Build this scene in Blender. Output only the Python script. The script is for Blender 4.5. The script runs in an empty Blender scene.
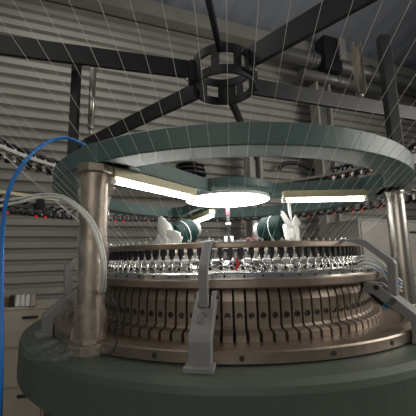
import bpy, bmesh, math, random
from mathutils import Vector, Matrix, noise
random.seed(7)
S = 0.8                 # metres per working unit (unit = radius of the overhead ring)
EYE = 1.25              # eye height in metres
AX, AY = 0.1222, 1.9012 # machine axis
PITCH, ROLL, FPX = 0.1524, 0.0201, 309.56
col = bpy.context.scene.collection
pi = math.pi
R_ = math.radians

def W(x, y, z): return Vector((x*S, y*S, EYE + z*S))
def P(r, az, z):
    a = R_(az); return W(AX + r*math.cos(a), AY + r*math.sin(a), z)
def at(px, py, depth):
    X = (px-208)/FPX; Y = (208-py)/FPX
    c, s = math.cos(ROLL), math.sin(ROLL)
    ux, uy = X*c + Y*s, -X*s + Y*c
    d = Vector((ux, math.cos(PITCH)-uy*math.sin(PITCH), math.sin(PITCH)+uy*math.cos(PITCH)))
    d *= depth/d.y
    return W(*d)

# ------------------------------------------------------------------ materials
MATS = {}
def mat(name, color, rough=0.5, metal=0.0, bump=0.0, bscale=60, vary=0.0, vscale=8, emit=None, estr=0, coat=0, aniso=None, spec=0.5):
    m = bpy.data.materials.new(name); m.use_nodes = True
    nt = m.node_tree; b = nt.nodes['Principled BSDF']
    b.inputs['Base Color'].default_value = (*color, 1)
    b.inputs['Roughness'].default_value = rough
    b.inputs['Metallic'].default_value = metal
    b.inputs['Coat Weight'].default_value = coat
    b.inputs['Specular IOR Level'].default_value = spec
    if emit:
        b.inputs['Emission Color'].default_value = (*emit, 1); b.inputs['Emission Strength'].default_value = estr
    tc = nt.nodes.new('ShaderNodeTexCoord')
    if bump or vary:
        mp = nt.nodes.new('ShaderNodeMapping'); nt.links.new(tc.outputs['Object'], mp.inputs[0])
        if aniso: mp.inputs['Scale'].default_value = aniso
    if bump:
        n = nt.nodes.new('ShaderNodeTexNoise'); n.inputs['Scale'].default_value = bscale; n.inputs['Detail'].default_value = 3
        nt.links.new(mp.outputs[0], n.inputs['Vector'])
        bp = nt.nodes.new('ShaderNodeBump'); bp.inputs['Strength'].default_value = bump; bp.inputs['Distance'].default_value = 0.004
        nt.links.new(n.outputs['Fac'], bp.inputs['Height']); nt.links.new(bp.outputs[0], b.inputs['Normal'])
    if vary:
        n = nt.nodes.new('ShaderNodeTexNoise'); n.inputs['Scale'].default_value = vscale; n.inputs['Detail'].default_value = 5
        nt.links.new(mp.outputs[0], n.inputs['Vector'])
        r = nt.nodes.new('ShaderNodeValToRGB')
        r.color_ramp.elements[0].position = .3; r.color_ramp.elements[1].position = .7
        r.color_ramp.elements[0].color = (*[c*(1-vary) for c in color], 1)
        r.color_ramp.elements[1].color = (*[min(1, c*(1+vary)) for c in color], 1)
        nt.links.new(n.outputs['Fac'], r.inputs[0]); nt.links.new(r.outputs[0], b.inputs['Base Color'])
    MATS[name] = m
    return m
mat('teal_paint', (.078, .132, .124), .42, .0, bump=.35, bscale=260, vary=.12, vscale=6)
mat('table_green', (.075, .098, .08), .5, vary=.12, vscale=5)
mat('wall_sheet', (.33, .32, .29), .55, .0, vary=.10, vscale=2)
mat('roof_sheet', (.33, .36, .42), .5, vary=.1, vscale=2)
mat('concrete', (.22, .21, .19), .8, vary=.25, vscale=3)
mat('black_steel', (.013, .0145, .017), .5, .0, vary=.2, vscale=10)
mat('bronze_metal', (.37, .305, .25), .38, .85, vary=.12, vscale=14)
mat('block_metal', (.33, .275, .225), .42, .75, vary=.14, vscale=25)
mat('chrome', (.72, .72, .70), .22, 1.0, bump=.1, bscale=120)
mat('column_metal', (.50, .47, .42), .30, .95, vary=.12, vscale=9)
mat('flange_metal', (.42, .37, .29), .38, .85, vary=.1, vscale=12)
mat('bracket_grey', (.25, .25, .245), .5, .15, vary=.07, vscale=12)
mat('screw_metal', (.16, .155, .15), .25, 1.0)
mat('black_plastic', (.02, .02, .021), .4)
mat('dark_core', (.03, .027, .024), .6)
mat('worn_metal', (.40, .34, .28), .42, .9, vary=.18, vscale=12)
mat('white_plastic', (.82, .83, .80), .4)
mat('cream_paint', (.60, .56, .36), .45)
mat('tube_light', (.95, .95, .95), .4, emit=(1.0, .99, .95), estr=16)
mat('panel_light', (.95, .95, .95), .4, emit=(1.0, .99, .97), estr=15)
mat('red_lamp', (.7, .03, .03), .4, emit=(1, .05, .04), estr=.3)
mat('orange_part', (.75, .16, .05), .4)
mat('red_plastic', (.6, .03, .03), .4)
mat('pink_tape', (.8, .25, .32), .5)
mat('blue_hose', (.012, .19, .62), .38)
mat('white_hose', (.80, .82, .78), .35)
mat('rubber_black', (.015, .015, .016), .5)
mat('yarn', (.74, .72, .69), .8)
mat('beige_steel', (.50, .45, .37), .55, vary=.1, vscale=4)
mat('grey_steel', (.33, .32, .29), .55, .1, vary=.1, vscale=5)
mat('pipe_grey', (.20, .20, .19), .4, .5, vary=.15, vscale=6)
mat('fan_green', (.0025, .014, .0115), .6, spec=.1)
mat('blue_sticker', (.05, .2, .6), .5)
mat('cardboard', (.28, .19, .11), .8, vary=.1)
def film(name, lo, hi, tint):
    m = bpy.data.materials.new(name); m.use_nodes = True
    nt = m.node_tree; nt.nodes.clear()
    o = nt.nodes.new('ShaderNodeOutputMaterial'); mx = nt.nodes.new('ShaderNodeMixShader')
    t = nt.nodes.new('ShaderNodeBsdfTransparent'); g = nt.nodes.new('ShaderNodeBsdfPrincipled')
    g.inputs['Base Color'].default_value = tint; g.inputs['Roughness'].default_value = .18
    g.inputs['Specular IOR Level'].default_value = .8
    tc = nt.nodes.new('ShaderNodeTexCoord'); n = nt.nodes.new('ShaderNodeTexNoise')
    n.inputs['Scale'].default_value = 45; n.inputs['Detail'].default_value = 4; n.inputs['Distortion'].default_value = 1.2
    bp = nt.nodes.new('ShaderNodeBump'); bp.inputs['Strength'].default_value = .9; bp.inputs['Distance'].default_value = .012
    r = nt.nodes.new('ShaderNodeMapRange'); r.inputs[1].default_value = .35; r.inputs[2].default_value = .8
    r.inputs[3].default_value = lo; r.inputs[4].default_value = hi
    L = nt.links.new
    mp = nt.nodes.new('ShaderNodeMapping'); mp.inputs['Scale'].default_value = (1, 1, .45); mp.inputs['Rotation'].default_value = (.6, .3, 0)
    L(tc.outputs['Object'], mp.inputs[0]); L(mp.outputs[0], n.inputs['Vector']); L(n.outputs['Fac'], bp.inputs['Height']); L(bp.outputs[0], g.inputs['Normal'])
    L(n.outputs['Fac'], r.inputs[0]); L(r.outputs[0], mx.inputs[0]); L(t.outputs[0], mx.inputs[1]); L(g.outputs[0], mx.inputs[2])
    L(mx.outputs[0], o.inputs['Surface'])
    MATS[name] = m
film('clear_film', .0, .17, (.72, .72, .70, 1))
film('wrap_film', .06, .45, (.70, .64, .56, 1))

# ------------------------------------------------------------------ mesh helpers
class MB:
    def __init__(s): s.v = []; s.f = []; s.sm = []
    def add(s, vs, fs, smooth=False):
        o = len(s.v); s.v += [Vector(v) for v in vs]
        for f in fs: s.f.append([i+o for i in f]); s.sm.append(smooth)
    def box(s, c, size, M=None, bev=0.0):
        bm = bmesh.new(); bmesh.ops.create_cube(bm, size=1)
        bmesh.ops.scale(bm, vec=Vector(size), verts=bm.verts)
        if bev: bmesh.ops.bevel(bm, geom=bm.edges[:], offset=bev, segments=2, affect='EDGES', profile=.6)
        M = M or Matrix.Identity(3); c = Vector(c)
        bm.verts.index_update()
        s.add([M @ v.co + c for v in bm.verts], [[v.index for v in f.verts] for f in bm.faces]); bm.free()
        return s
    def bar(s, a, b, w, h, up=(0, 0, 1), bev=0.0):
        a, b = Vector(a), Vector(b); d = b-a; L = d.length; x = d.normalized(); up = Vector(up)
        if abs(x.dot(up)) > .98: up = Vector((0, 1, 0))
        y = up.cross(x).normalized(); z = x.cross(y)
        return s.box((a+b)/2, (L, w, h), Matrix((x, y, z)).transposed(), bev)
    def tube(s, pts, r, n=10, smooth=True, cap=True):
        pts = [Vector(p) for p in pts]; rs = r if isinstance(r, (list, tuple)) else [r]*len(pts)
        ref = None; vs = []
        for i, p in enumerate(pts):
            t = (pts[min(i+1, len(pts)-1)] - pts[max(i-1, 0)]).normalized()
            if ref is None: ref = t.orthogonal().normalized()
            ref = (ref - t*ref.dot(t)).normalized(); b = t.cross(ref)
            for k in range(n):
                a = 2*pi*k/n; vs.append(p + (ref*math.cos(a)+b*math.sin(a))*rs[i])
        fs = []
        for i in range(len(pts)-1):
            for k in range(n):
                fs.append([i*n+k, i*n+(k+1) % n, (i+1)*n+(k+1) % n, (i+1)*n+k])
        s.add(vs, fs, smooth)
        if cap:
            o = len(s.v)-len(vs)
            s.f.append([o+k for k in reversed(range(n))]); s.sm.append(False)
            s.f.append([o+(len(pts)-1)*n+k for k in range(n)]); s.sm.append(False)
        return s
    def lathe(s, prof, n=48, M=None, closed=False, a0=0, a1=360, smooth=False):
        """prof: (r, z) list about local z; M: Matrix 4x4"""
        M = M or Matrix.Identity(4); full = abs(a1-a0) >= 360; m = n if full else n+1; vs = []
        for k in range(m):
            a = R_(a0 + (a1-a0)*k/n)
            for r, z in prof: vs.append(M @ Vector((r*math.cos(a), r*math.sin(a), z)))
        q = len(prof); fs = []
        for k in range(n):
            k2 = (k+1) % m
            for i in range(q if closed else q-1):
                j = (i+1) % q
                fs.append([k*q+i, k2*q+i, k2*q+j, k*q+j])
        s.add(vs, fs, smooth)
        o = len(s.v)-len(vs)
        if not full and closed:
            s.f.append([o+i for i in range(q)]); s.sm.append(False)
            s.f.append([o+n*q+i for i in reversed(range(q))]); s.sm.append(False)
        return s
    def prism(s, poly, w, M=None):
        """poly in local x,z ; extruded +-w/2 in y"""
        M = M or Matrix.Identity(4); n = len(poly)
        vs = [M @ Vector((x, -w/2, z)) for x, z in poly] + [M @ Vector((x, w/2, z)) for x, z in poly]
        fs = [list(range(n)), list(reversed(range(n, 2*n)))] + [[i, i+n, (i+1) % n+n, (i+1) % n] for i in range(n)]
        s.add(vs, fs); return s
    def sphere(s, c, r, n=10):
        bm = bmesh.new(); bmesh.ops.create_uvsphere(bm, u_segments=n, v_segments=max(6, n*2//3), radius=r); bm.verts.index_update()
        c = Vector(c); s.add([v.co + c for v in bm.verts], [[v.index for v in f.verts] for f in bm.faces], True); bm.free(); return s
    def build(s, name, material, parent=None, origin=None, smooth_angle=None):
        me = bpy.data.meshes.new(name); org = Vector(origin) if origin is not None else Vector((0, 0, 0))
        if parent is not None and origin is None:
            org = Vector((0, 0, 0))
        me.from_pydata([v-org for v in s.v], [], s.f); me.update()
        for p, k in zip(me.polygons, s.sm): p.use_smooth = k
        bm = bmesh.new(); bm.from_mesh(me); bmesh.ops.recalc_face_normals(bm, faces=bm.faces); bm.to_mesh(me); bm.free()
        me.materials.append(MATS[material])
        o = bpy.data.objects.new(name, me); col.objects.link(o)
        if parent is not None: o.parent = parent
        if origin is not None: o.location = org
        return o
def local(parent_loc):
    return Matrix.Translation(-Vector(parent_loc))
def tag(o, label, cat, group=None, kind=None):
    if label: o['label'] = label
    if cat: o['category'] = cat
    if group: o['group'] = group
    if kind: o['kind'] = kind
    return o
def thing(name, label, cat, loc=(0, 0, 0), rz=0, group=None):
    o = bpy.data.objects.new(name, None); col.objects.link(o); o.location = loc; o.rotation_euler = (0, 0, rz); o.empty_display_size = .05
    return tag(o, label, cat, group)
def part(mb, name, material, root):
    """mesh given in world coordinates, parented to an unrotated root"""
    o = mb.build(name, material); o.parent = root
    t = Vector((0, 0, 0)); q = root
    while q is not None: t += Vector(q.location); q = q.parent
    o.data.transform(Matrix.Translation(-t)); return o
def copy_tree(o, parent=None):
    c = o.copy(); col.objects.link(c); c.parent = parent
    for ch in list(o.children): copy_tree(ch, c)
    return c
AXW = W(AX, AY, 0)
def about_axis(z=0): return Matrix.Translation(W(AX, AY, z))
def su(prof): return [(r*S, z*S) for r, z in prof]
def spline(pts, k=8):
    pts = [Vector(p) for p in pts]; out = []
    q = [pts[0]*2-pts[1]] + pts + [pts[-1]*2-pts[-2]]
    for i in range(1, len(q)-2):
        a, b, c, d = q[i-1:i+3]
        for j in range(k):
            t = j/k; out.append(.5*((2*b)+(c-a)*t+(2*a-5*b+4*c-d)*t*t+(3*b-a-3*c+d)*t**3))
    out.append(pts[-1]); return out
ORD = ['first','second','third','fourth','fifth','sixth','seventh','eighth','ninth','tenth','eleventh','twelfth','thirteenth','fourteenth','fifteenth','sixteenth','seventeenth','eighteenth','nineteenth','twentieth']
def ordinal(n):
    if n <= 20: return ORD[n-1]
    tens = {2: 'twenty', 3: 'thirty', 4: 'forty', 5: 'fifty', 6: 'sixty', 7: 'seventy'}
    t, u = divmod(n, 10)
    if u == 0: return tens[t][:-1]+'ieth'
    return tens[t]+'-'+ORD[u-1]

# ------------------------------------------------------------------ the hall
FLOOR = -EYE/S
YAW = 20.2; WY0 = 3.95
wx = Vector((math.cos(R_(YAW)), math.sin(R_(YAW)), 0)); wn = Vector((math.sin(R_(YAW)), -math.cos(R_(YAW)), 0))   # along wall, towards camera
def wallp(s, off, z):  # s along the wall (units), off in front of it
    b = Vector((0, WY0, 0)) + wx*s + wn*off
    return W(b.x, b.y, z)
EAVE = 3.2
m = MB(); pitch = .120; z = FLOOR; prof = []
while z < EAVE:
    prof += [(0.0, z), (0.0, z+pitch*.50), (-.045, z+pitch*.62), (-.045, z+pitch*.86)]; z += pitch
prof.append((0, z))
vs = []; fs = []
for o_, zz in prof: vs += [wallp(-4, o_, zz), wallp(8, o_, zz)]
for i in range(len(prof)-1): fs.append([2*i, 2*i+1, 2*i+3, 2*i+2])
m.add(vs, fs)
tag(m.build('wall_back', 'wall_sheet'), None, None, kind='structure')
# roof, rising towards the camera from the eave
m = MB(); vs = []; fs = []; n = 160
for i in range(n+1):
    s0 = -4 + 12*i/n; dz = .02 if (i % 4 in (0, 1)) else 0
    vs += [wallp(s0, -.1, EAVE+dz), wallp(s0, 7, EAVE+1.5+dz)]
for i in range(n): fs.append([2*i, 2*i+1, 2*i+3, 2*i+2])
m.add(vs, fs); tag(m.build('ceiling', 'roof_sheet'), None, None, kind='structure')
m = MB(); m.box(W(1, 1.5, FLOOR-.05), (16*S, 14*S, .1*S)); tag(m.build('floor', 'concrete'), None, None, kind='structure')
# eave beam, pipes and steel columns along the wall
k = 1
def trim(mb, material):
    global k
    tag(mb.build('trim_%d' % k, material), None, None, kind='structure'); k += 1
trim(MB().bar(wallp(-4, .14, 3.10), wallp(8, .14, 3.10), .16*S, .2*S), 'grey_steel')
def pipe_thing(z, off, r, s0, s1, label):
    o = thing('roof_pipe', label, 'pipe', wallp(s0, off, z))
    part(MB().tube([wallp(s0, off, z), wallp(s1, off, z)], r*S, 20), 'pipe', 'pipe_grey', o)
    for q in range(int((s1-s0)/1.1)):
        part(MB().tube([wallp(s0+.6+1.1*q, off, z), wallp(s0+.65+1.1*q, off, z)], r*1.18*S, 20), 'coupling', 'pipe_grey', o)
    return o
pipe_thing(2.80, .34, .105, .9, 6, 'thick grey pipe running under the eave beam at upper right')
pipe_thing(2.52, .38, .075, 1.3, 3.1, 'thinner grey pipe below the thick one, upper right')
m = thing('cable_tray_box', 'dark steel junction box hung on the roof pipes at upper right', 'box', wallp(1.78, .42, 2.55))
part(MB().box(wallp(1.78, .42, 2.85), (.30*S, .2*S, .52*S), Matrix.Rotation(R_(YAW), 3, 'Z'), .006), 'housing', 'black_steel', m)
part(MB().box(wallp(1.92, .55, 2.92), (.12*S, .04*S, .34*S), Matrix.Rotation(R_(YAW), 3, 'Z'), .004), 'front_plate', 'grey_steel', m)
def steel_column(s, label, w=.15, top=2.45):
    o = thing('steel_column', label, 'column', wallp(s, .3, FLOOR))
    for d, nm in ((-w/2, 'flange'), (w/2, 'flange')):
        part(MB().bar(wallp(s+d, .3, FLOOR), wallp(s+d, .3, top), .16*S, .035*S, up=wx), nm, 'grey_steel', o)
    part(MB().bar(wallp(s, .3, FLOOR), wallp(s, .3, top), .02*S, w*S, up=wx), 'web', 'pipe_grey', o)
steel_column(1.68, 'grey steel wall column seen above the right of the green ring', .22)
steel_column(.52, 'short grey steel wall column seen just above the round lamp hub', .15, 1.42)
o = thing('conduit_pipe', 'thin horizontal grey conduit behind the ring, right of the lamp hub', 'pipe', wallp(.95, .22, 1.42))
part(MB().tube([wallp(.95, .22, 1.42), wallp(1.52, .22, 1.40)], .05*S, 14), 'pipe', 'pipe_grey', o)
part(MB().box(wallp(1.60, .22, 1.40), (.14*S, .12*S, .17*S), Matrix.Rotation(R_(YAW), 3, 'Z'), .006), 'junction_box', 'grey_steel', o)
c = bpy.data.curves
o = tag(MB().tube(spline([wallp(1.02, .12, 1.17), wallp(1.10, .16, 1.25), wallp(1.35, .16, 1.26), wallp(1.60, .14, 1.19)]), .028*S, 10).build('wall_cable', 'rubber_black'), 'short black cable looped on the wall above the right lamp', 'cable')

# ------------------------------------------------------------------ machine table
TZ = -.318
root = thing('machine_table', 'round green painted table carrying the knitting machine', 'table', W(AX, AY, FLOOR))
part(MB().lathe(su([(0, TZ), (1.045, TZ), (1.065, TZ-.012), (1.07, TZ-.03), (1.07, TZ-.15), (1.055, TZ-.165), (0, TZ-.165)]), 96, about_axis()), 'table_top', 'table_green', root)
part(MB().lathe(su([(.62, TZ-.165), (.60, -1.40), (.78, -1.42), (.78, FLOOR), (.0, FLOOR)]), 64, about_axis()), 'pedestal', 'table_green', root)

# ------------------------------------------------------------------ knitting cylinder with cam blocks
BT, BB = -.2767, -.316
cyl = thing('knitting_cylinder', 'bronze coloured cam drum of slotted metal blocks on its bed ring', 'machine drum', W(AX, AY, BB))
part(MB().lathe(su([(.60, BB), (.945, BB), (.951, BB+.004), (.951, BT-.005), (.946, BT), (.905, BT), (.90, BT-.004), (.880, BT-.006), (.862, -.297), (.60, -.297)]), 128, about_axis(), closed=True), 'bed_ring', 'bronze_metal', cyl)
part(MB().lathe(su([(.70, -.296), (.70, -.118), (.55, -.118), (.55, -.296)]), 96, about_axis(), closed=True), 'core', 'dark_core', cyl)
for a in (-92, -75, -108, -60):
    part(MB().tube([P(.949, a, (BT+BB)/2), P(.9535, a, (BT+BB)/2)], .008*S, 10), 'set_screw', 'dark_core', cyl)
NB = 108; STEP = 360/NB
def block_mesh():
    wdt = 2*.745*math.sin(R_(STEP/2))*S*.80
    poly = [(.705, -.1185), (.728, -.1185), (.7335, -.125), (.745, -.166), (.745, -.252), (.752, -.261), (.780, -.266), (.788, -.273), (.788, -.2965), (.705, -.2965)]
    poly = [(r*S, z*S) for r, z in poly]
    return MB().prism(poly, wdt)
proto = None
BASEL = Vector((0, 0, 0))
blk = block_mesh()
a_first = -91.25
order = sorted(range(NB), key=lambda i: abs(((a_first+STEP*i+90+180) % 360)-180))
rest = MB()
for rank, i in enumerate(order):
    az = a_first+STEP*i
    if rank < 100:
        if proto is None:
            proto = MB(); proto.v, proto.f, proto.sm = blk.v, blk.f, blk.sm
            proto = proto.build('cam_block', 'block_metal')
            sc = MB(); T = Matrix.Translation((.745*S, 0, -.2165*S)) @ Matrix.Rotation(pi/2, 4, 'Y')
            sc.lathe([(0, .0005), (.0048, .0005), (.0055, .0022), (.0085, .0026), (.0092, .0016), (.0092, -.002)], 14, T)
            sp = sc.build('cap_screw', 'screw_metal', proto)
            o = proto
        else: o = copy_tree(proto)
        o.parent = cyl
        o.location = Vector((0, 0, EYE - W(0, 0, BB).z)); o.rotation_euler = (0, 0, R_(az))
    else:
        Mz = about_axis(0) @ Matrix.Rotation(R_(az), 4, 'Z')
        rest.add([Mz @ v for v in blk.v], blk.f)
o = part(rest, 'cam_block', 'block_metal', cyl); o['kind'] = 'stuff'

# ------------------------------------------------------------------ cam plate ring and yarn feeders
CT, CB = -.0837, -.1168
plate = thing('saddle_plate', 'wide flat bronze ring plate above the cam drum', 'ring plate', W(AX, AY, CB))
part(MB().lathe(su([(.55, CB), (.806, CB), (.814, CB+.006), (.8141, CT-.004), (.811, CT), (.55, CT)]), 128, about_axis(), closed=True), 'plate_ring', 'bronze_metal', plate)
part(MB().lathe(su([(.62, CT), (.785, CT), (.785, -.067), (.779, -.0625), (.62, -.0625)]), 128, about_axis(), closed=True), 'chrome_ring', 'chrome', plate)
for i in range(40):
    part(MB().tube([P(.784, -170+STEP*1.5*i, -.074), P(.7865, -170+STEP*1.5*i, -.074)], .005*S, 8), 'screw_hole', 'dark_core', plate)
FT, FB = .0513, .0268
dial = thing('needle_dial', 'bright metal dial disc inside the ring of yarn feeders', 'dial', W(AX, AY, -.0837))
part(MB().lathe(su([(.0, -.02), (.30, -.02), (.34, -.03), (.545, -.045), (.552, -.055), (.552, -.1), (0, -.1)]), 96, about_axis()), 'dial_disc', 'chrome', dial)
part(MB().lathe(su([(.0, .04), (.10, .04), (.11, .03), (.13, -.02), (0, -.02)]), 40, about_axis()), 'dial_hub', 'black_steel', dial)
for i in range(36):
    part(MB().bar(P(.36, 10*i, -.022), P(.53, 10*i, -.032), .035*S, .016*S, bev=.002), 'dial_cam', 'bracket_grey', dial)
guide = thing('yarn_guide_ring', 'narrow bronze ring holding the row of black and chrome yarn feeders', 'guide ring', W(AX, AY, -.0625))
part(MB().lathe(su([(.645, FB), (.712, FB), (.7176, FB+.004), (.7176, FT-.004), (.713, FT), (.645, FT)]), 128, about_axis(), closed=True), 'carrier_ring', 'bronze_metal', guide)
# one feeder: black finger block, chrome forked guide, white eyelet
z0 = EYE - W(0, 0, -.0625).z
fproto = None; rest = MB()
fing = MB().box((.690*S, 0, .013*S), (.024*S, .0185*S, .027*S), bev=.0012)
fing.box((.692*S, 0, -.006*S), (.016*S, .011*S, .014*S))
fork = MB()
fork.tube([(.690*S, 0, -.008*S), (.697*S, 0, -.034*S)], .0042*S, 6)
fork.tube([(.697*S, 0, -.030*S), (.704*S, -.0105*S, -.046*S), (.708*S, -.012*S, -.0625*S)], .0034*S, 6)
fork.tube([(.697*S, 0, -.030*S), (.704*S, .0105*S, -.046*S), (.708*S, .012*S, -.0625*S)], .0034*S, 6)
fork.box((.705*S, 0, -.0585*S), (.02*S, .03*S, .008*S))
foot = MB().sphere((.717*S, .004*S, -.050*S), .0068*S, 8)
eye = MB().lathe([(.0028, -.0014), (.0044, 0), (.0028, .0014), (.0016, 0)], 10, Matrix.Translation((.705*S, 0, (FT+.006)*S)) @ Matrix.Rotation(pi/2, 4, 'Y'), closed=True, smooth=True)
clip = MB().box((.683*S, .0195*S, .000*S), (.012*S, .0095*S, .024*S), bev=.001)  # white pieces painting in the lit dial glimpsed between feeders
for rank, i in enumerate(order):
    az = a_first+1.4+STEP*i
    if rank < 100:
        if fproto is None:
            fproto = fork.build('yarn_feeder', 'chrome')
            fing.build('black_finger', 'black_plastic', fproto)
            foot.build('roller', 'black_plastic', fproto)
            eye.build('thread_eyelet', 'white_plastic', fproto)
            clip.build('bright_gap_clip', 'white_plastic', fproto)
            o = fproto
        else: o = copy_tree(fproto)
        o.parent = guide; o.location = (0, 0, z0); o.rotation_euler = (0, 0, R_(az))
    else:
        Mz = about_axis(0) @ Matrix.Rotation(R_(az), 4, 'Z')
        for q in (fork, fing): rest.add([Mz @ v for v in q.v], q.f)
o = part(rest, 'yarn_feeder', 'chrome', guide); o['kind'] = 'stuff'
part(MB().box(P(.655, -94.2, .002), (.034*S, .02*S, .046*S), Matrix.Rotation(R_(-4), 3, 'Z'), .002), 'terminal_box', 'bracket_grey', guide)
part(MB().box(P(.655, -90.6, .002), (.034*S, .02*S, .046*S), bev=.002), 'terminal_box', 'bracket_grey', guide)
# a red feeder lever left of centre
az = a_first+1.4-STEP*.2
part(MB().bar(P(.722, az-1.2, -.012), P(.722, az-.4, -.035), .011*S, .011*S).bar(P(.722, az-.4, -.035), P(.724, az-1.6, -.056), .008*S, .008*S), 'red_lever', 'red_plastic', guide)
part(MB().tube([P(.69, -88, .057), P(.70, -86.3, .062), P(.69, -84.8, .057)], .007*S, 8), 'red_clip', 'pink_tape', guide)

# ------------------------------------------------------------------ brackets
def bracket(az, label):
    org = P(.98, az, TZ)
    o = thing('support_bracket', label, 'bracket', org, R_(az), 'grey brackets around the knitting head')
    M = Matrix.Translation((-.98*S, 0, -TZ*S))   # profile given as (radius, height)
    low = [(.795, -.1175), (.845, -.1175), (.99, -.226), (.99, TZ), (.955, TZ), (.955, -.24), (.93, -.225), (.835, -.155), (.795, -.155)]
    w1 = .068*S
    lo = MB()
    fork_l = [(.80, -.122), (.848, -.122), (.90, -.160), (.86, -.165)]
    body = [(.903, -.161), (.978, -.222), (.992, -.238), (.992, TZ), (.9535, TZ), (.9535, -.248), (.872, -.190)]
    lo.prism([(r*S, z*S) for r, z in body], w1, M)
    for sgn in (-1, 1):
        lo.prism([(r*S, z*S) for r, z in [(.80, -.1185), (.85, -.1185), (.925, -.178), (.895, -.208), (.835, -.162), (.80, -.158)]], .016*S, M @ Matrix.Translation((0, sgn*.026*S, 0)))
    bm = lo.build('lower_arm', 'bracket_grey', o)
    mod = bm.modifiers.new('bevel', 'BEVEL'); mod.width = .003; mod.segments = 2; mod.limit_method = 'ANGLE'
    # tapering towards the top like a cast leg
    up = [(.70, FT), (.70, FT+.005), (.79, FT+.004), (.818, FT-.004), (.912, -.030), (.918, -.045), (.912, -.160), (.882, -.160), (.888, -.05), (.882, -.038), (.80, FT-.022), (.735, FT-.001)]
    u = MB().prism([(r*S, z*S) for r, z in up], .028*S, M).build('upper_arm', 'bracket_grey', o)
    mod = u.modifiers.new('bevel', 'BEVEL'); mod.width = .002; mod.segments = 2; mod.limit_method = 'ANGLE'
    b = MB(); b.tube([M @ Vector((.72*S, 0, (FT+.004)*S)), M @ Vector((.72*S, 0, (FT+.014)*S))], .009*S, 8); b.build('bolt', 'chrome', o)
    b = MB(); b.tube([M @ Vector((.850*S, -.040*S, -.134*S)), M @ Vector((.850*S, .040*S, -.134*S))], .0095*S, 8); b.build('pivot_pin', 'black_plastic', o)
    b = MB(); b.box(M @ Vector((.985*S, 0, (TZ+.008)*S)), (.062*S, .085*S, .016*S), bev=.002); b.build('foot_plate', 'bracket_grey', o)
    return o
fb = bracket(-99, 'grey support bracket at front centre with a round embossed emblem')
def emblem(o):
    # on the sloping outer face between (.866,-.135) and (.99,-.226)
    a = Vector(((.903-.98)*S, 0, (-.161-TZ)*S)); b = Vector(((.978-.98)*S, 0, (-.222-TZ)*S))
    d = (b-a).normalized(); y = Vector((0, 1, 0)); n = y.cross(d).normalized()
    if n.x < 0: n = -n
    c = a+(b-a)*.42 + n*.001
    def q(u, v): return c + y*u*S + d*v*S
    mb = MB()
    mb.tube([q(.016*math.cos(t), .021*math.sin(t)) for t in [2*pi*i/32 for i in range(5, 31)]], .0013, 6)
    mb.tube(spline([q(.016, -.004), q(.002, -.012), q(-.004, -.002), q(.006, .006), q(.010, .016)]), .0013, 6)
    mb.tube(spline([q(-.010, .014), q(-.002, .010), q(.004, .018)]), .0012, 6)
    e = mb.build('emblem', 'bracket_grey', [x for x in o.children if x.name.startswith('lower_arm')][0])
    e['label'] = 'raised oval emblem cast into the bracket'
emblem(fb)
bracket(-50, 'grey support bracket at right, in front of the right column')
bracket(-146.5, 'grey support bracket at left, behind the wrapped column')
bracket(-9, 'grey support bracket behind the right column')
bracket(36, 'grey support bracket at the far right of the drum')
bracket(81, 'grey support bracket at the back of the drum')
bracket(126, 'grey support bracket at the far left of the drum')
bracket(171, 'grey support bracket at left rear of the drum')

# ------------------------------------------------------------------ columns
HB, HT, RR = .338, .4165, .978
ZM2 = .74
def column(az, r, label, rad=.047, wide=True):
    o = thing('support_column', label, 'column', P(r, az, TZ), 0, 'steel columns carrying the overhead ring')
    def L(prof, n, nm, mt, smooth=False):
        mb = MB().lathe([(q*S, (z-TZ)*S) for q, z in prof], n, smooth=smooth); mb.build(nm, mt, o)
    L([(rad, TZ+.03), (rad, HB-.02)], 40, 'tube', 'worn_metal' if wide else 'column_metal', True)
    L([(0, TZ), (.072, TZ), (.076, TZ+.004), (.076, TZ+.028), (.071, TZ+.033), (rad+.008, TZ+.034), (rad+.006, TZ+.048), (rad, TZ+.05)], 8, 'base_flange', 'flange_metal')
    if not wide:
        L([(rad, HB-.03), (rad+.002, HB-.015), (rad+.006, HB), (0, HB)], 32, 'top_collar', 'column_metal', True); return o
    L([(rad, HB-.032), (.064, HB-.03), (.067, HB-.027), (.067, HB-.002), (.064, HB), (0, HB)], 8, 'top_flange', 'flange_metal')
    return o
COLS = [(-125, .945), (-12.6, .938), (112, .945)]
column(-125, .945, 'steel column at left, wrapped in clear plastic film')
column(-12.6, .938, 'bare shiny steel column at right under the green ring', .047, False)
column(112, .945, 'steel column at the back, half hidden behind the left fan')
# clear film round the left column and crumpled at its foot
fc = P(.945, -125, 0)
fo = thing('plastic_film', 'clear crumpled plastic film wrapped around the left column', 'plastic wrap', P(.945, -125, TZ))
mb = MB(); nz, na = 90, 40; vs = []; fs = []
for i in range(nz+1):
    zz = (TZ+.045)+(HB-.035-TZ-.045)*i/nz
    for k_ in range(na):
        a = 2*pi*k_/na
        rr = .0515 + .004*math.sin(a*3+zz*55) + .007*noise.noise(Vector((math.cos(a)*2, math.sin(a)*2, zz*14)))
        rr += .022*max(0, 1-abs(zz-(HB-.085))/.06)*(.5+.8*noise.noise(Vector((math.cos(a)*3, math.sin(a)*3, zz*20+5))))
        rr += .006*max(0, 1-(zz-TZ-.045)/.07)
        vs.append(Vector((fc.x + rr*S*math.cos(a), fc.y + rr*S*math.sin(a), EYE+zz*S)))
for i in range(nz):
    for k_ in range(na): fs.append([i*na+k_, i*na+(k_+1) % na, (i+1)*na+(k_+1) % na, (i+1)*na+k_])
mb.add(vs, fs, True); part(mb, 'sleeve', 'wrap_film', fo)
mb = MB(); vs = []; fs = []; nr, na = 16, 60
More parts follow.
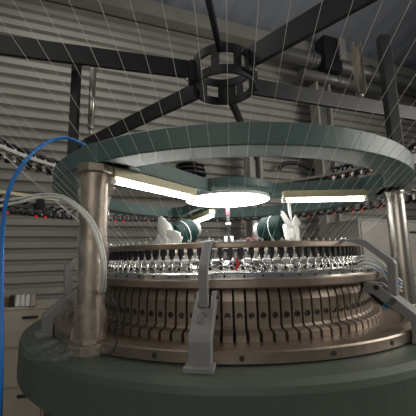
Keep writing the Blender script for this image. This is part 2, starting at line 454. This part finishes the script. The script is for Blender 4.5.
for i in range(nr+1):
    t = i/nr
    for k_ in range(na):
        a = 2*pi*k_/na
        reach = .03+.095*max(0, math.cos(a-R_(178)))**1.5 + .02*noise.noise(Vector((math.cos(a)*2, math.sin(a)*2, 3)))
        r0 = .086 + t*reach
        h = .008+.03*(1-t)*(.5+noise.noise(Vector((math.cos(a)*3*(1+t), math.sin(a)*3*(1+t), t*5))))
        h += .02*abs(noise.noise(Vector((math.cos(a)*9*(.4+t), math.sin(a)*9*(.4+t), 9))))
        vs.append(Vector((fc.x+r0*S*math.cos(a), fc.y+r0*S*math.sin(a), EYE+(TZ+max(.003, h))*S)))
for i in range(nr):
    for k_ in range(na): fs.append([i*na+k_, i*na+(k_+1) % na, (i+1)*na+(k_+1) % na, (i+1)*na+k_])
mb.add(vs, fs, True); part(mb, 'crumpled_skirt', 'clear_film', fo)

# ------------------------------------------------------------------ overhead ring, hub and arms
RI = .862
ring = thing('overhead_ring', 'big green painted steel ring above the knitting head', 'ring', W(AX, AY, HB))
mb = MB().lathe(su([(RI, HB), (RR-.004, HB), (RR, HB+.004), (RR, HT-.004), (RR-.004, HT), (RI, HT)]), 160, about_axis(), closed=True, smooth=False)
part(mb, 'ring_body', 'teal_paint', ring)
for az, r in COLS:   # rounded gussets over the columns
    mb = MB().lathe([(0, HB*S), (.115*S, HB*S), (.115*S, (HT-.003)*S), (0, (HT-.003)*S)], 40, Matrix.Translation(P(.875, az, 0)))
    part(mb, 'gusset', 'teal_paint', ring)
part(MB().lathe(su([(0, HB+.014), (.262, HB+.014), (.285, HB+.022), (.292, HB+.034), (.292, HT-.006), (.286, HT), (.15, HT+.02), (0, HT+.02)]), 72, about_axis()), 'center_hub', 'teal_paint', ring)
for az, r in COLS:
    part(MB().bar(P(.26, az, (HB+HT)/2), P(.88, az, (HB+HT)/2), .115*S, (HT-HB-.008)*S, bev=.004), 'spoke', 'teal_paint', ring)
for i in range(24):
    pass
led = thing('round_lamp', 'bright round light panel under the green hub', 'lamp', W(AX, AY, HB))
part(MB().lathe(su([(0, HB-.006), (.244, HB-.006), (.252, HB-.002), (.254, HB+.0138), (0, HB+.0138)]), 72, about_axis()), 'diffuser', 'panel_light', led)
part(MB().lathe(su([(.255, HB-.004), (.262, HB-.002), (.262, HB+.0138), (.255, HB+.0138)]), 72, about_axis(), closed=True), 'bezel', 'white_plastic', led)
part(MB().box(P(.13, -52, HB-.0065), (.05*S, .02*S, .0012), Matrix.Rotation(.3, 3, 'Z')), 'blue_sticker', 'blue_sticker', led)

def tube_lamp(a, b, label):
    a, b = Vector(a), Vector(b); d = (b-a).normalized(); up = Vector((0, 0, 1)); sd = up.cross(d).normalized()
    o = thing('tube_lamp', label, 'lamp', (a+b)/2, 0, 'fluorescent tube lamps under the ring')
    mb = MB().bar(a+up*.0315*S, b+up*.0315*S, .046*S, .039*S, bev=.004); part(mb, 'housing', 'cream_paint', o)
    part(MB().tube([a+d*.012, b-d*.012], .0118*S, 16), 'tube', 'tube_light', o)
    for p, e in ((a, d), (b, -d)):
        part(MB().tube([p-e*.004, p+e*.014], .0128*S, 14), 'end_cap', 'white_plastic', o)
    return o
ZL = .290
tube_lamp(P(.90, -122.8, ZL), P(.39, -120.5, ZL), 'long lit tube lamp at left, from the wrapped column to the hub')
tube_lamp(P(.36, -35, ZL+.004), P(.785, -15.5, ZL+.004), 'long lit tube lamp at right, below the green spoke')
tube_lamp(P(.30, 108, ZL-.012), P(.84, 109, ZL-.012), 'lit tube lamp at the back, above the left fan')

# black stacked pulley on top of the left spoke
o = thing('belt_pulley', 'black stacked disc pulley standing on the left spoke beside the hub', 'pulley', at(190, 178, 1.72))
pc = at(190, 178, 1.72); zb = (pc.z-EYE)/S
pp = Matrix.Translation((pc.x, pc.y, EYE))
zt = HT-.004
part(MB().lathe(su([(0, zt), (.035, zt), (.035, zt+.07), (0, zt+.07)]), 24, pp), 'spindle', 'black_steel', o)
for q in range(3):
    zz = zt+.035+.026*q; rr = .094-.006*q
    part(MB().lathe(su([(.02, zz), (rr-.01, zz), (rr, zz+.006), (rr, zz+.014), (rr-.014, zz+.020), (.02, zz+.020)]), 36, pp, closed=True), 'disc', 'rubber_black', o)

# ------------------------------------------------------------------ centre pole, fans
o = thing('sensor_pole', 'thin dark pole with pink tape and a white box under the round lamp', 'pole', W(AX, AY, .04))
part(MB().tube([W(AX, AY, .04), W(AX, AY, HB-.006)], .010*S, 12), 'pole', 'black_steel', o)
part(MB().tube([W(AX, AY, .245), W(AX, AY, .325)], .0125*S, 12), 'tape', 'pink_tape', o)
part(MB().tube([W(AX, AY, .185), W(AX, AY, .195)], .017*S, 12), 'collar', 'white_plastic', o)
part(MB().box(W(AX, AY-.012, .092), (.056*S, .03*S, .042*S), bev=.003), 'sensor_box', 'white_plastic', o)
part(MB().box(W(AX, AY-.030, .092), (.016*S, .008*S, .042*S)), 'sensor_strip', 'black_plastic', o)
part(MB().tube([W(AX, AY, .062), W(AX, AY, .076)], .03*S, 16), 'base_collar', 'black_plastic', o)

def fan(center, axis, label, spin, nb=4, mount_to=None, blade=.14):
    """axis points from the motor towards the blades"""
    c = Vector(center); z = Vector(axis).normalized(); x = Vector((0, 0, 1)).cross(z).normalized(); y = z.cross(x)
    M3 = Matrix((x, y, z)).transposed(); M = M3.to_4x4(); M.translation = c
    o = thing('cooling_fan', label, 'fan', c, 0, 'small cooling fans over the dial')
    mb = MB().lathe(su([(0, -.205), (.052, -.205), (.060, -.197), (.062, -.185), (.074, -.178), (.078, -.170), (.078, -.045), (.072, -.035), (.03, -.03), (.03, -.012), (0, -.012)]), 32, M)
    part(mb, 'motor', 'fan_green', o)
    mb = MB().lathe(su([(.0782, -.115), (.0795, -.115), (.0795, -.1115), (.0782, -.1115)]), 32, M, closed=True); part(mb, 'band', 'white_plastic', o)
    mb = MB().lathe(su([(0, -.235), (.045, -.235), (.052, -.228), (.052, -.205), (0, -.205)]), 24, M); part(mb, 'rear_cap', 'bracket_grey', o)
    hub = MB().lathe(su([(0, .022), (.018, .020), (.028, .008), (.03, -.012), (0, -.012)]), 20, M); rot = part(hub, 'rotor_hub', 'white_plastic', o)
    for k_ in range(nb):
        a = spin + 2*pi*k_/nb
        mb = MB(); vs = []; ns = 12; nw = 4
        for i in range(ns+1):
            t = i/ns; r = .018+(blade-.018)*t
            half = .014+.052*math.sin(pi*min(1, (t*.95+.05))**.85)**.9*(1-.5*t)
            for j in range(nw+1):
                u = (j/nw-.5)*2
                tw = .38-.25*t
                p = Vector((r, 0, 0)) + Vector((0, math.cos(tw), math.sin(tw)))*u*half + Vector((0, 0, .008*(1-u*u)))
                for sgn in (-1, 1):
                    vs.append(M @ ((Matrix.Rotation(a, 3, 'Z') @ (p+Vector((0, 0, sgn*.0018))))*S))
        w2 = (nw+1)*2; fs = []
        for i in range(ns):
            for j in range(nw):
                for sg in (0, 1):
                    q = [i*w2+j*2+sg, i*w2+(j+1)*2+sg, (i+1)*w2+(j+1)*2+sg, (i+1)*w2+j*2+sg]
                    fs.append(q if sg else q[::-1])
            for j in (0, nw):
                fs.append([i*w2+j*2, i*w2+j*2+1, (i+1)*w2+j*2+1, (i+1)*w2+j*2])
        for i in (0, ns):
            for j in range(nw): fs.append([i*w2+j*2, i*w2+j*2+1, i*w2+(j+1)*2+1, i*w2+(j+1)*2])
        mb.add(vs, fs, True)
        part(mb, 'blade', 'white_plastic', rot)
    mid = M @ Vector((0, 0, -.11*S)); foot_ = Vector(mount_to)
    part(MB().tube([mid - Vector((0, 0, .07*S)), Vector((mid.x, mid.y, foot_.z))], .012*S, 10).tube([Vector((mid.x, mid.y, foot_.z)), foot_], .012*S, 10), 'mount_arm', 'black_steel', o)
    return o
lc = at(168, 239, 1.84); le = at(193, 229, 1.97)
fan(lc, lc-le, 'small fan with green motor and white blades left of the pole', R_(96), 4, W(AX-.02, AY, .075))
rc = at(291, 225, 1.85); re_ = at(264, 230, 1.96)
fan(rc, rc-re_, 'small fan with green motor and white blades right of the pole', R_(82), 5, W(AX+.02, AY, .075))

# ------------------------------------------------------------------ creel frame above
o = thing('creel_frame', 'black steel spider frame with a round cage hub above the ring', 'frame', W(AX, AY, HT))
HZ0, HZ1 = 1.075, 1.27; HR = .205
for z_ in (HZ0, HZ1-.055):
    part(MB().lathe(su([(HR-.014, z_), (HR, z_), (HR, z_+.055), (HR-.014, z_+.055)]), 48, about_axis(), closed=True), 'hub_ring', 'black_steel', o)
for i in range(9):
    a = 40*i+12
    part(MB().bar(P(HR-.007, a, HZ0+.02), P(HR-.007, a, HZ1-.02), .05*S, .012*S, up=(math.cos(R_(a)), math.sin(R_(a)), 0)), 'hub_strut', 'black_steel', o)
zc = 1.165
def arm(az, r1, w=.028, h=.12, r0=HR-.005, z=zc, dy=0):
    sh = Vector((0, dy*S, 0))
    return part(MB().bar(P(r0, az, z)+sh, P(r1, az, z)+sh, w*S, h*S, bev=.003), 'frame_arm', 'black_steel', o)
arm(-165.5, 1.75, z=1.19, h=.115)
arm(139.5, 2.0, z=1.13, h=.125, dy=-.06)
arm(18.5, 2.6, z=1.135, h=.115)
arm(-45, 1.0, z=1.20, h=.14)
arm(74, 1.6, z=1.12, h=.10)
arm(-100, .9, z=1.24, h=.06)
for a in (-165.5, 141, 18.5, -45, 74):
    part(MB().box(P(HR+.012, a, 1.17), (.035*S, .075*S, .14*S), Matrix.Rotation(R_(a), 3, 'Z'), .003), 'clamp_block', 'black_steel', o)
    part(MB().tube([P(HR+.03, a+4, 1.11), P(HR+.055, a+4, 1.11)], .010*S, 8), 'bolt', 'chrome', o)
lp = P(.945, -174.6, 0); part(MB().bar((lp.x, lp.y, W(0, 0, HT).z), (lp.x, lp.y, W(0, 0, 1.25).z), .046*S, .05*S, up=(0, 1, 0), bev=.003), 'post', 'black_steel', o)
rp = P(.985, -11, 0); part(MB().bar((rp.x, rp.y, W(0, 0, HT).z), (rp.x, rp.y, W(0, 0, 1.30).z), .064*S, .05*S, up=(0, 1, 0), bev=.003), 'post', 'black_steel', o)
part(MB().box((rp.x, rp.y, W(0, 0, HT+.012).z), (.15*S, .11*S, .024*S), bev=.003), 'post_foot', 'black_steel', o)
part(MB().bar((rp.x, rp.y, W(0, 0, HT+.075).z), P(1.62, 2, ZM2), .05*S, .06*S, bev=.003), 'stay', 'black_steel', o)
# hanging rods
t0 = at(93.3, 66, 1.80); b0 = at(92, 129, 1.80)
o = thing('hanging_rod', 'round steel rod with drilled holes hanging from the left frame arm', 'rod', t0)
part(MB().tube([t0, (t0.x, t0.y, b0.z)], .019*S, 16), 'rod', 'column_metal', o)
part(MB().tube([(t0.x, t0.y, b0.z), (t0.x, t0.y, b0.z-.028*S), (t0.x, t0.y, b0.z-.04*S)], [.011*S, .011*S, .004*S], 12), 'tip', 'column_metal', o)
for f_ in (.55, .8):
    zz = t0.z+(b0.z-t0.z)*f_
    part(MB().tube([(t0.x+.004, t0.y-.0187*S, zz), (t0.x+.004, t0.y-.0200*S, zz)], .005*S, 8), 'hole', 'dark_core', o)
t0 = at(355.5, 44, 1.70); b0 = at(359.5, 94, 1.70)
o = thing('hanging_channel', 'steel channel bar hanging down at upper right, beside the black post', 'bar', t0)
x_, y_ = t0.x, t0.y
hz = (t0.z+b0.z)/2; hh = t0.z-b0.z
part(MB().box((x_, y_+.012*S, hz), (.046*S, .008*S, hh), bev=.001), 'web', 'column_metal', o)
for sg in (-1, 1): part(MB().box((x_+sg*.021*S, y_-.006*S, hz), (.007*S, .036*S, hh), bev=.001), 'flange', 'column_metal', o)
part(MB().tube([(x_, y_, b0.z+.004), (x_, y_, b0.z-.022*S)], .014*S, 12), 'bottom_pin', 'column_metal', o)

# ------------------------------------------------------------------ upper rail of storage feeders
RM, ZM = 1.655, .795
rail = thing('feeder_rail', 'black ring rail carrying the storage feeders around the machine', 'rail', W(AX, AY, ZM))
part(MB().lathe(su([(RM-.03, ZM-.012), (RM+.03, ZM-.012), (RM+.03, ZM+.012), (RM-.03, ZM+.012)]), 144, about_axis(), closed=True), 'rail_ring', 'grey_steel', rail)
part(MB().lathe(su([(RM-.064, ZM-.012), (RM-.056, ZM-.012), (RM-.056, ZM+.014), (RM-.064, ZM+.014)]), 60, about_axis(), closed=True, a0=140, a1=215), 'face_strip', 'white_hose', rail)
part(MB().lathe(su([(RM-.02, ZM-.062), (RM+.005, ZM-.062), (RM+.005, ZM-.012), (RM-.02, ZM-.012)]), 144, about_axis(), closed=True), 'wire_channel', 'black_plastic', rail)
def unit_proto(tone):
    o = thing('storage_feeder', '', 'yarn feeder', (0, 0, 0), 0, 'storage feeders on the upper rail')
    MB().lathe(su([(0, .0), (.026, .0), (.028, .006), (.028, .022), (.04, .026), (.046, .032), (.046, .050), (.040, .056), (0, .058)]), 20, Matrix.Translation((0, 0, .013*S))).build('belt_wheel', 'black_plastic', o)
    MB().box((0, 0, -.045*S), (.052*S, .030*S, .06*S), bev=.003).build('body', 'black_plastic', o)
    MB().lathe(su([(0, -.016), (.012, -.016), (.018, -.022), (.018, -.05), (.022, -.056), (.020, -.062), (0, -.062)]), 14, Matrix.Translation((-.045*S, 0, -.012*S)), smooth=True).build('yarn_drum', 'chrome', o)
    MB().box((-.052*S, .020*S, -.040*S), (.022*S, .016*S, .016*S), bev=.002).build('lever', 'orange_part' if tone == 'o' else 'flange_metal', o)
    MB().sphere((-.03*S, -.018*S, .026*S), .016*S, 10).build('chrome_knob', 'chrome', o)
    return o
protoL = unit_proto('m'); protoR = unit_proto('o')
usedL = usedR = False
nl = 0; seq = []
for i in range(NB):
    az = STEP*i + 1.2
    if 143 <= az <= 177: seq.append(('L', az))
    elif az <= 46 or az >= 352: seq.append(('R', az if az < 180 else az-360))
cnt = {'L': 0, 'R': 0}
for side, az in sorted(seq, key=lambda q: (q[0], -q[1])):
    if side == 'L':
        o = protoL if not usedL else copy_tree(protoL); usedL = True
    else:
        o = protoR if not usedR else copy_tree(protoR); usedR = True
    cnt[side] += 1
    o.location = P(RM, az, ZM); o.rotation_euler = (0, 0, R_(az))
    if side == 'L': o['label'] = 'storage feeder with black wheel on the left rail, %s from the left end' % ordinal(cnt[side])
    else: o['label'] = 'storage feeder with orange lever on the right rail, %s from the hub side' % ordinal(cnt[side])
# ------------------------------------------------------------------ lower rail of stop sensors with red lamps
RB_, ZB_ = 1.5, .375
rail = thing('sensor_rail', 'thin dark ring rail of stop sensors behind the machine', 'rail', W(AX, AY, ZB_))
def zs(az): t = min(1, max(0, (az-105)/70)); return ZB_-.055*t*t*(3-2*t)
part(MB().tube([P(RB_+.012, a, zs(a)+.006) for a in range(-25, 198, 3)], .012*S, 8), 'rail_tube', 'black_plastic', rail)
part(MB().tube([P(RB_+.04, a, zs(a)+.085) for a in range(-25, 198, 3)], .008*S, 8), 'wire_channel', 'pipe_grey', rail)
def sensor(lit):
    o = thing('stop_sensor', '', 'sensor', (0, 0, 0), 0, 'stop sensors on the rear rail')
    MB().box((0, 0, .03*S), (.03*S, .032*S, .05*S), bev=.002).build('body', 'black_plastic', o)
    MB().bar((.0, 0, .05*S), (-.09*S, .0, .075*S), .012*S, .012*S).build('wire_arm', 'black_plastic', o)
    MB().box((0, .034*S, .022*S), (.022*S, .02*S, .03*S), bev=.002).build('terminal', 'bracket_grey', o)
    MB().sphere((-.008*S, 0, -.005*S), .011*S, 10).build('lamp_lens', 'red_lamp' if lit else 'pipe_grey', o)
    return o
pl, pu = sensor(True), sensor(False)
pl_used = pu_used = False; nlit = nun = 0
for i in range(62):
    az = 190-STEP*i
    lit = i in (3, 5, 8, 9, 17, 18, 21, 23, 31, 33, 41, 44, 46, 47, 49, 50, 53, 54, 56)
    src, used = (pl, pl_used) if lit else (pu, pu_used)
    o = src if not used else copy_tree(src)
    if lit: pl_used = True; nlit += 1; o['label'] = 'stop sensor with glowing red lamp on the rear rail, %s lit one from the left' % ordinal(nlit)
    else: pu_used = True; nun += 1; o['label'] = 'black stop sensor with unlit lens on the rear rail, %s unlit one from the left' % ordinal(nun)
    o.location = P(RB_, az, zs(az)); o.rotation_euler = (0, 0, R_(az))
# dark arms and pale bars by the left end of the sensor rail
o = thing('rail_bracket', 'dark flat bars and pale strip bolted together at left edge below the feeders', 'bracket', at(25, 205, 2.05))
part(MB().bar(at(12, 205, 2.05), at(52, 210, 2.3), .02*S, .022*S), 'dark_bar', 'black_steel', o)
part(MB().bar(at(4, 209, 2.0), at(50, 213, 2.25), .02*S, .014*S), 'dark_bar', 'black_steel', o)
part(MB().bar(at(-6, 191, 2.0), at(58, 200, 2.35), .03*S, .022*S), 'pale_strip', 'cream_paint', o)
part(MB().box(at(40, 204, 2.18), (.05*S, .03*S, .07*S), bev=.003), 'clamp', 'black_steel', o)

# ------------------------------------------------------------------ yarn strands
nleft = nright = nback = 0
def strand(az, label):
    a = P(.706, az, FT+.009); b = P(RM-.06, az, .87)
    mid = (a+b)/2 - Vector((0, 0, .004))
    return tag(MB().tube([a, mid, b], .00047, 5).build('yarn_strand', 'yarn'), label, 'yarn', 'yarn strands fanning down to the guide ring')
az_list = sorted([((a_first+1.4+STEP*i+180) % 360)-180 for i in range(NB)])
az_list = [a for a in az_list if min(abs(a+125), abs(a+12.6)) > 3.6]   # the columns stand in the way there
left = [a for a in az_list if -172 <= a < -99]; right = [a for a in az_list if -99 <= a <= 0]; back = [a for a in az_list if 0 < a < 180]
for q, a in enumerate(reversed(left)): strand(a, 'thin white yarn %s to the left of the front bracket, running up past the ring' % ordinal(q+1))
for q, a in enumerate(right): strand(a, 'thin white yarn %s to the right of the front bracket, running up past the ring' % ordinal(q+1))
for q, a in enumerate(b_ for b_ in back if b_ < 50 or 130 < b_ < 166):
    strand(a, 'thin white yarn behind the machine, %s counted from the right column' % ordinal(q+1))

# ------------------------------------------------------------------ hoses and cables
def hose(pts, r, name, material, label, cat='hose', group=None):
    return tag(MB().tube(spline(pts), r*S, 10).build(name, material), label, cat, group)
hose([at(-1, 440, 1.02), at(1, 363, 1.02), at(1.5, 290, 1.05), at(3, 225, 1.1), at(11, 185, 1.18), at(28, 158, 1.26), at(48, 142, 1.32), at(66, 138, 1.36), at(80, 143, 1.36), at(92, 150, 1.35)], .0075, 'air_hose', 'blue_hose', 'blue air hose arching up along the left edge to the ring')
hose([at(-10, 208, 1.2), at(15, 203, 1.22), at(40, 197.5, 1.24), at(60, 198, 1.16), at(76, 207, .99), at(90, 223, .96), at(99, 245, .96), at(103, 268, .98), at(101, 290, 1.08), at(97, 300, 1.2)], .0060, 'air_hose', 'white_hose', 'thicker white hose curving from the left edge past the column', group='white hoses by the left column')
hose([at(-10, 201, 1.3), at(15, 199, 1.30), at(42, 194, 1.30), at(62, 196, 1.2), at(80, 207, 1.0), at(94, 223, .97), at(102, 245, .97), at(105.5, 268, .99), at(104, 290, 1.09), at(100, 300, 1.21)], .0045, 'air_hose', 'white_hose', 'thinner white hose just above the thicker one, by the left column', group='white hoses by the left column')
for q, (dx, dy, top) in enumerate(((0, 0, 256), (1, 3, 259), (2, 6, 262.5), (2, 9, 266))):
    hose([at(346+dx, 268+dy*.3, 1.52), at(354+dx, top+3, 1.46), at(364+dx, top, 1.42), at(378, top+5, 1.36), at(390+dx, top+15+dy*.3, 1.32), at(402, top+26, 1.3)], .0048, 'air_hose', 'white_hose', 'thin white hose arching behind the right bracket, %s' % ('topmost of four', 'second from the top', 'third from the top', 'lowest of four')[q], group='white hoses behind the right bracket')
hose([at(368, 268, 1.44), at(377, 268, 1.38), at(388, 274, 1.33), at(400, 284, 1.3)], .007, 'air_hose', 'blue_hose', 'short blue hose below the white hoses behind the right bracket')
hose([at(364, 284, 1.42), at(370, 292, 1.36), at(378, 300, 1.32), at(384, 304, 1.3)], .011, 'power_lead', 'rubber_black', 'thick black lead end by the right bracket below the plate', 'cable')
hose([at(383, 303.4, 1.302), at(389, 307, 1.29)], .009, 'hose_tip', 'blue_hose', 'blue tip on the black lead beside the right bracket', 'hose')
hose([at(100, 291, 1.16), at(110, 296, 1.06), at(117, 310, 1.02), at(119, 326, 1.01), at(116, 344, 1.0), at(111, 354, .985)], .0032, 'power_cable', 'rubber_black', 'thin black cable hanging in a loop right of the wrapped column', 'cable')

# ------------------------------------------------------------------ cabinets
def cabinet(center, w, d, h, rz, label, material, rows):
    o = thing('steel_cabinet', label, 'cabinet', center, rz)
    MB().box((0, 0, h/2), (w, d, h), bev=.006).build('body', material, o)
    rh = h/rows
    for r in range(rows):
        dr = MB().box((0, -d/2-.008, rh*(r+.5)), (w-.03, .016, rh-.018), bev=.003).build('door', material, o)
        MB().box((w*.32, -d/2-.024, rh*(r+.5)+rh*.3), (.09, .016, .016), bev=.003).build('handle', 'black_steel', dr)
    MB().box((0, 0, h+.008), (w+.02, d+.02, .016), bev=.003).build('top_panel', material, o)
    return o
cz = W(0, 0, -.40).z
cl = at(8, 305, 2.55); cabinet((cl.x-.09, cl.y+.16, 0), .58, .34, cz, R_(14), 'beige steel cabinet by the wall at lower left', 'beige_steel', 4)
ctop = cz+.016
for q, (px_, mt) in enumerate(((12, 'black_plastic'), (18, 'white_plastic'), (23, 'white_plastic'), (28, 'white_plastic'), (33, 'beige_steel'))):
    p = at(px_, 300, 2.60); o = thing('yarn_spool', ('black spool at left of the row on the beige cabinet', 'white spool second from left on the beige cabinet', 'white spool in the middle of the row on the beige cabinet', 'white spool fourth from left on the beige cabinet', 'dull beige spool at right of the row on the beige cabinet')[q], 'spool', (p.x, p.y, ctop), 0, 'spools on the beige cabinet')
    T = Matrix.Identity(4)
    MB().lathe([(0, .004), (.016, .004), (.012, .07), (.010, .075), (0, .075)], 16).build('cone', mt, o)
    MB().lathe([(0, 0), (.02, 0), (.02, .004), (0, .004)], 16).build('base', 'black_plastic', o)
p = at(5, 300, 2.62); o = tag(MB().box((0, 0, .03), (.10, .10, .06), bev=.004).build('cardboard_box', 'cardboard'), 'small brown cardboard box on the beige cabinet at left edge', 'box'); o.location = (p.x-.02, p.y, ctop)
cz2 = W(0, 0, .30).z
p = wallp(1.95, .75, 0)
cabinet((p.x, p.y, 0), 1.0*S, .5*S, W(0, 0, .36).z, R_(YAW), 'tall grey steel cabinet behind the yarns, left of the right column', 'grey_steel', 3)
p = wallp(3.0, .85, 0)
cabinet((p.x, p.y, 0), 1.02*S, .5*S, W(0, 0, .42).z, R_(YAW), 'tall pale grey steel cabinet right of the right column', 'grey_steel', 3)

# ------------------------------------------------------------------ hall lamps, added fill lamps and daylight
def hall_or_fill_lamp(p, size, power, label, aim=None, color=(1, .97, .92)):
    o = thing('hall_or_fill_lamp', label, 'lamp', p)
    MB().box((0, 0, .05), (size[0]+.06, size[1]+.06, .06), bev=.01).build('housing', 'grey_steel', o)
    L = bpy.data.lights.new('hall_or_fill_light', 'AREA'); L.shape = 'RECTANGLE'; L.size, L.size_y = size; L.energy = power; L.color = color
    lo = bpy.data.objects.new('hall_or_fill_light', L); col.objects.link(lo); lo.parent = o
    lo.location = (0, 0, .0)
    return o
hall_or_fill_lamp(W(-1.6, -.9, 2.9), (1.2, .5), 9, 'hall ceiling lamp behind and left of the camera', color=(1, .95, .86))
hall_or_fill_lamp(W(2.9, 1.6, 3.3), (1.2, .5), 8, 'hall ceiling lamp above the right of the machine', color=(1, .96, .9))
hall_or_fill_lamp(W(-1.2, 2.3, 3.0), (1.2, .5), 9, 'hall ceiling lamp above the left of the machine', color=(1, .98, .92))
def fill(p, size, power, label, aim, color):
    o = hall_or_fill_lamp(W(*p), size, power, label, color=color)
    o.rotation_euler = (W(*aim)-W(*p)).to_track_quat('-Z', 'Y').to_euler()
fill((3.3, 1.1, 1.1), (1.4, 1.0), 42, 'added tilted flood lamp beyond the right edge of the view', (AX, AY, .2), (1, .95, .88))  # added unseen light to brighten the right side of ring and drum
fill((-.6, -2.6, .9), (2.2, 1.2), 17, 'added tilted flood lamp behind the camera', (AX, AY, -.1), (1, .93, .83))  # added low front light for the block faces and the metal sheen
w = bpy.data.worlds.new('World'); bpy.context.scene.world = w; w.use_nodes = True
w.node_tree.nodes['Background'].inputs[0].default_value = (.95, .97, 1, 1)
w.node_tree.nodes['Background'].inputs[1].default_value = .07

# ------------------------------------------------------------------ camera
cd = bpy.data.cameras.new('camera'); co = bpy.data.objects.new('camera', cd); col.objects.link(co)
cd.sensor_width = 36; cd.lens = FPX/416*36; cd.clip_start = .02
cp, sp_, cr, sr = math.cos(PITCH), math.sin(PITCH), math.cos(ROLL), math.sin(ROLL)
Rv, Uv, Fv = Vector((1, 0, 0)), Vector((0, -sp_, cp)), Vector((0, cp, sp_))
right = Rv*cr - Uv*sr; upv = Rv*sr + Uv*cr
M = Matrix((right, upv, -Fv)).transposed().to_4x4(); M.translation = W(0, 0, 0)
co.matrix_world = M
sc = bpy.context.scene; sc.camera = co
sc.view_settings.view_transform = 'Standard'; sc.view_settings.look = 'None'; sc.view_settings.gamma = 1
sc.view_settings.use_curve_mapping = False; sc.view_settings.exposure = 0.0
